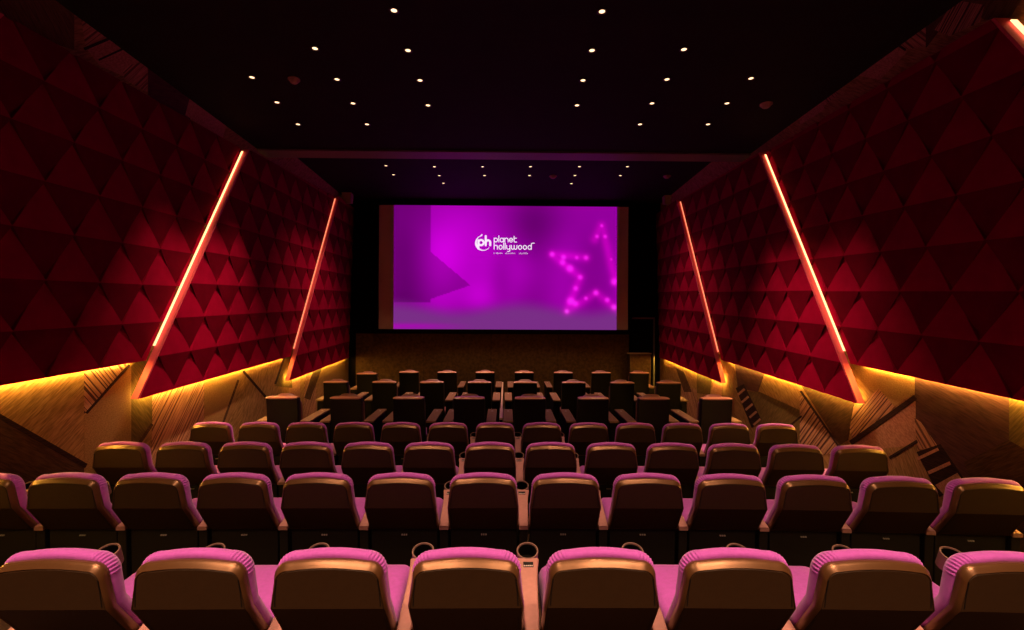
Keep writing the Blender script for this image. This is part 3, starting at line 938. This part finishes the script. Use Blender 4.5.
def console_meshes():
    out = {}
    # sloped arm top, narrow behind and flaring to the cup ring
    sec = [(.14, .545, .034), (.21, .565, .036), (.32, .590, .039), (.43, .615, .043), (.515, .634, .048), (.585, .648, .055), (.625, .656, .062)]
    mb = MB(); rr = []
    for y, z, w in sec:
        rr.append([Vector((-w, y, z - .03)), Vector((w, y, z - .03)), Vector((w, y, z - .006)), Vector((w - .006, y, z)), Vector((-w + .006, y, z)), Vector((-w, y, z - .006))])
    mb.rings(rr)
    out['arm_top'] = mb.mesh('arm_top', M['console'], True)
    # body below
    mb = MB()
    mb.hexa([(-.030, .17, 0), (.030, .17, 0), (.045, .705, 0), (-.045, .705, 0), (-.032, .155, .518), (.032, .155, .518), (.055, .645, .630), (-.055, .645, .630)])
    out['body'] = mb.mesh('body', M['base'], False, bevel=.005)
    # cup holder: raised rim and dark well, tipped with the arm
    ax = Vector((0, -0.38, 1)).normalized(); cc = (0, .68, .672)
    mb = MB()
    mb.lathe([(.060, -.09), (.063, -.02), (.064, .004), (.061, .0065), (.057, .0065), (.0545, .003), (.0535, -.085), (.050, -.09), (.060, -.09)], 36, cc, ax)
    out['cup_holder'] = mb.mesh('cup_holder', M['cup'], True)
    mb = MB(); mb.lathe([(0, -.082), (.0532, -.082), (.0532, -.001), (.0520, -.001), (.0520, -.080), (0, -.080)], 30, cc, ax)
    out['cup_well'] = mb.mesh('cup_well', M['well'], True)
    # small switch plate behind the cup
    mb = MB()
    def pl(x0, x1, y0, y1, h, mi=0):
        zf = lambda y: .634 + (y - .515) * .20
        mb.hexa([(x0, y0, zf(y0) - .01), (x1, y0, zf(y0) - .01), (x1, y1, zf(y1) - .01), (x0, y1, zf(y1) - .01), (x0, y0, zf(y0) + h), (x1, y0, zf(y0) + h), (x1, y1, zf(y1) + h), (x0, y1, zf(y1) + h)], mi)
    pl(-.028, .028, .55, .59, .003, 0)
    for k in range(5):
        pl(-.026 + k * .0108, -.018 + k * .0108, .552, .561, .0045, 1)
    out['switch_plate'] = mb.mesh('switch_plate', [M['well'], M['dot']], False)
    return out
CM = console_meshes()
def make_console(loc, label):
    t = thing('armrest_console', loc, label, 'armrest', 'armrests with cup holders')
    link('body', CM['body'], t)
    a = link('arm_top', CM['arm_top'], t)
    link('switch_plate', CM['switch_plate'], a)
    cu = link('cup_holder', CM['cup_holder'], t)
    link('cup_well', CM['cup_well'], cu)
    return t

PITCH = 0.60
PITCHES = {'A': 0.608}
BOW = {'A': 0.010, 'B': 0.011, 'C': 0.010, 'D': 0.005}      # the rows bend towards the rear at their right ends
ROWW = {'A': 'row nearest the camera', 'B': 'second row from the camera', 'C': 'third row from the camera', 'D': 'fourth row from the camera'}
# row: world x midway between the two middle seats, number of seats left and right of it
ROWS = {'A': (0.135, 4, 4), 'B': (0.146, 7, 6), 'C': (0.157, 7, 6), 'D': (0.178, 7, 6)}
protoS = protoC = None
for rk, (xm, nl, nr) in ROWS.items():
    y, z = ROWY[rk], FLR[rk]
    for i in range(-nl, nr):
        x = xm + PITCHES.get(rk, PITCH) * (i + .5)
        yc, rz = y - BOW[rk] * max(0, x) ** 2, -2 * BOW[rk] * max(0, x)
        lab = f'purple cinema seat, {ORD[i + nl]} from the left in the {ROWW[rk]}'
        if protoS is None:
            protoS = make_purple((x, yc, z), lab)
        else:
            dup(protoS, (x, yc, z), lab, rz)
    for i in range(-nl, nr + 1):
        x = xm + PITCHES.get(rk, PITCH) * i
        k = i + nl
        if abs(x) > XW - .09: continue
        yc, rz = y - BOW[rk] * max(0, x) ** 2, -2 * BOW[rk] * max(0, x)
        lab = (f'cup-holder armrest left of the first seat, {ROWW[rk]}' if k == 0 else f'cup-holder armrest right of the {ORD[k - 1]} seat from the left, {ROWW[rk]}')
        if protoC is None:
            protoC = make_console((x, yc, z), lab)
        else:
            dup(protoC, (x, yc, z), lab, rz)

# ------------------------------------------------------------------ dark recliners of the front block
def rrect(x, z0, z1, r, n=5):
    """right half of a rounded upright outline, bottom to top centre"""
    pts = [(x, z0), (x, z0 + .2), (x, (z0 + z1) / 2), (x, z1 - r - .05)]
    for k in range(n + 1):
        a = math.pi / 2 * k / n
        pts.append((x - r + r * math.cos(a), z1 - r + r * math.sin(a)))
    for k in range(1, 4):
        pts.append(((x - r) * (1 - k / 4), z1 + 0.004 * k / 4))
    return pts
def loopr(pts, dy, lean=0.10):
    f_ = lambda z: dy - lean * (z - 0.45)
    return [Vector((x, f_(z), z)) for x, z in pts] + [Vector((-x, f_(z), z)) for x, z in reversed(pts)]
def recliner_meshes():
    out = {}
    H = 1.125
    mb = MB()
    prof = [(.014, .004), (.004, .0), (.0, .012), (.0, .11), (.008, .12)]
    rr = [loopr(rrect(.236 - i, .20, H - i, .035), .06 + d) for i, d in prof]
    mb.rings(rr, cap0=False, cap1=False); cap(mb, rr[0], flip=True); cap(mb, rr[-1])
    out['back_shell'] = weld(mb.mesh('back_shell', M['dark_leather'], False)); out['back_shell'].shade_smooth(); out['back_shell'].set_sharp_from_angle(angle=math.radians(50))
    # padded leather top roll over the shell
    mb = MB(); rr = []
    for k in range(13):
        t = k / 12
        xx = -.228 + .456 * t
        e_ = 1 - (2 * t - 1) ** 8 * .55
        ring = []
        for j in range(14):
            a = 2 * math.pi * j / 14
            ring.append(Vector((xx, .045 + .075 * math.cos(a), H - .008 + .026 * math.sin(a) * e_)))
        rr.append(ring)
    mb.rings(rr)
    out['top_roll'] = mb.mesh('top_roll', M['roll'], True)
    # headrest pillow in front of it
    mb = MB(); rr = []
    for k in range(13):
        t = k / 12
        xx = -.165 + .33 * t
        e_ = max(.25, (1 - abs(2 * t - 1) ** 4)) ** .5
        rr.append([Vector((xx, .15 + .065 * math.cos(2 * math.pi * j / 16) * (0.75 + .25 * e_), 1.04 + .128 * math.sin(2 * math.pi * j / 16) * e_)) for j in range(16)])
    mb.rings(rr)
    out['headrest'] = mb.mesh('headrest', M['leather'], True)
    mb = MB()
    prof = [(.0, .125), (-.004, .16), (.004, .22), (.03, .255), (.07, .265)]
    rr = [loopr(rrect(.225 - i, .42, 1.06 - i, .06), .055 + d) for i, d in prof]
    mb.rings(rr, cap0=True, cap1=False); cap(mb, rr[-1])
    out['backrest'] = weld(mb.mesh('backrest', M['leather'], False)); out['backrest'].shade_smooth()
    mb = MB()
    mb.box(-.225, .225, .26, .92, .30, .50)
    out['seat'] = mb.mesh('seat', M['leather'], True, bevel=.045)
    mb = MB()
    mb.box(-.215, .215, .925, .985, .12, .47)
    out['footrest'] = mb.mesh('footrest', M['leather'], True, bevel=.02)
    mb = MB(); mb.box(-.24, .24, .14, .90, 0, .30)
    out['base'] = mb.mesh('base', M['dark_leather'], False, bevel=.01)
    for s, nm in ((-1, 'l'), (1, 'r')):
        mb = MB(); x0, x1 = sorted((s * .265, s * .395)); mb.box(x0, x1, .10, .86, 0, .755)
        out['arm_' + nm] = mb.mesh('armrest', M['dark_leather'], False, bevel=.012)
        mb = MB(); x0, x1 = sorted((s * .255, s * .405)); mb.hexa([(x0, .05, .735), (x1, .05, .735), (x1, .90, .785), (x0, .90, .785), (x0, .05, .765), (x1, .05, .765), (x1, .90, .81), (x0, .90, .81)])
        out['top_' + nm] = mb.mesh('arm_top', M['arm'], False, bevel=.007)
        mb = MB(); mb.lathe([(0, .004), (.014, .004), (.016, 0), (.016, -.01), (0, -.01)], 14, (s * .33, .74, .802)); out['btn_' + nm] = mb.mesh('button', M['dot'], True)
    return out
RM = recliner_meshes()
def make_recliner(loc, label):
    t = thing('recliner_seat', loc, label, 'recliner', 'dark recliners near the screen')
    link('back_shell', RM['back_shell'], t); link('top_roll', RM['top_roll'], t); link('headrest', RM['headrest'], t)
    link('backrest', RM['backrest'], t); link('seat', RM['seat'], t); link('footrest', RM['footrest'], t); link('base', RM['base'], t)
    for s in 'lr':
        a = link('armrest', RM['arm_' + s], t)
        link('arm_top', RM['top_' + s], a); link('button', RM['btn_' + s], a)
    return t
RPX = {'E': [283, 346.5, 409, 469.5, 530, 593, 653.5, 716], 'F': [336, 384.5, 432, 479.5, 525, 573.5, 622, 668.5], 'G': [367, 409, 447, 485, 524, 563, 601, 639]}
RW = {'E': 'row of recliners nearest the camera', 'F': 'middle row of recliners', 'G': 'row of recliners nearest the screen'}
protoR = None
for rk, xs in RPX.items():
    y, z = ROWY[rk], FLR[rk]
    for k, px in enumerate(xs):
        p = on_y(px, 400, y)
        yy = y
        if rk == 'G' and k == 0: yy = y - 0.45; p = on_y(px, 400, yy)
        loc = (p.x, yy - .045, z)
        lab = f'dark recliner, {ORD[k]} from the left in the {RW[rk]}'
        if protoR is None: protoR = make_recliner(loc, lab)
        else: dup(protoR, loc, lab)
dv = thing('lit_floor_rail', (-.056, 7.4, 0), 'added pale lit-floor divider between the two middle columns of dark recliners', 'gleam')  # added rail, stands in for the lit floor seen through the middle gap
b = MB(); b.box(-.014, .014, .95, 5.3, .02, .77); b.box(-.020, .020, 0, .95, 0, .77); b.build('panel', M['dark_leather'], dv)
b = MB(); b.box(-.018, .018, .95, 5.3, .77, .79); b.box(-.024, .024, 0, .95, .77, .80); b.build('cap_rail', M['gleam'], dv, bevel=.003)
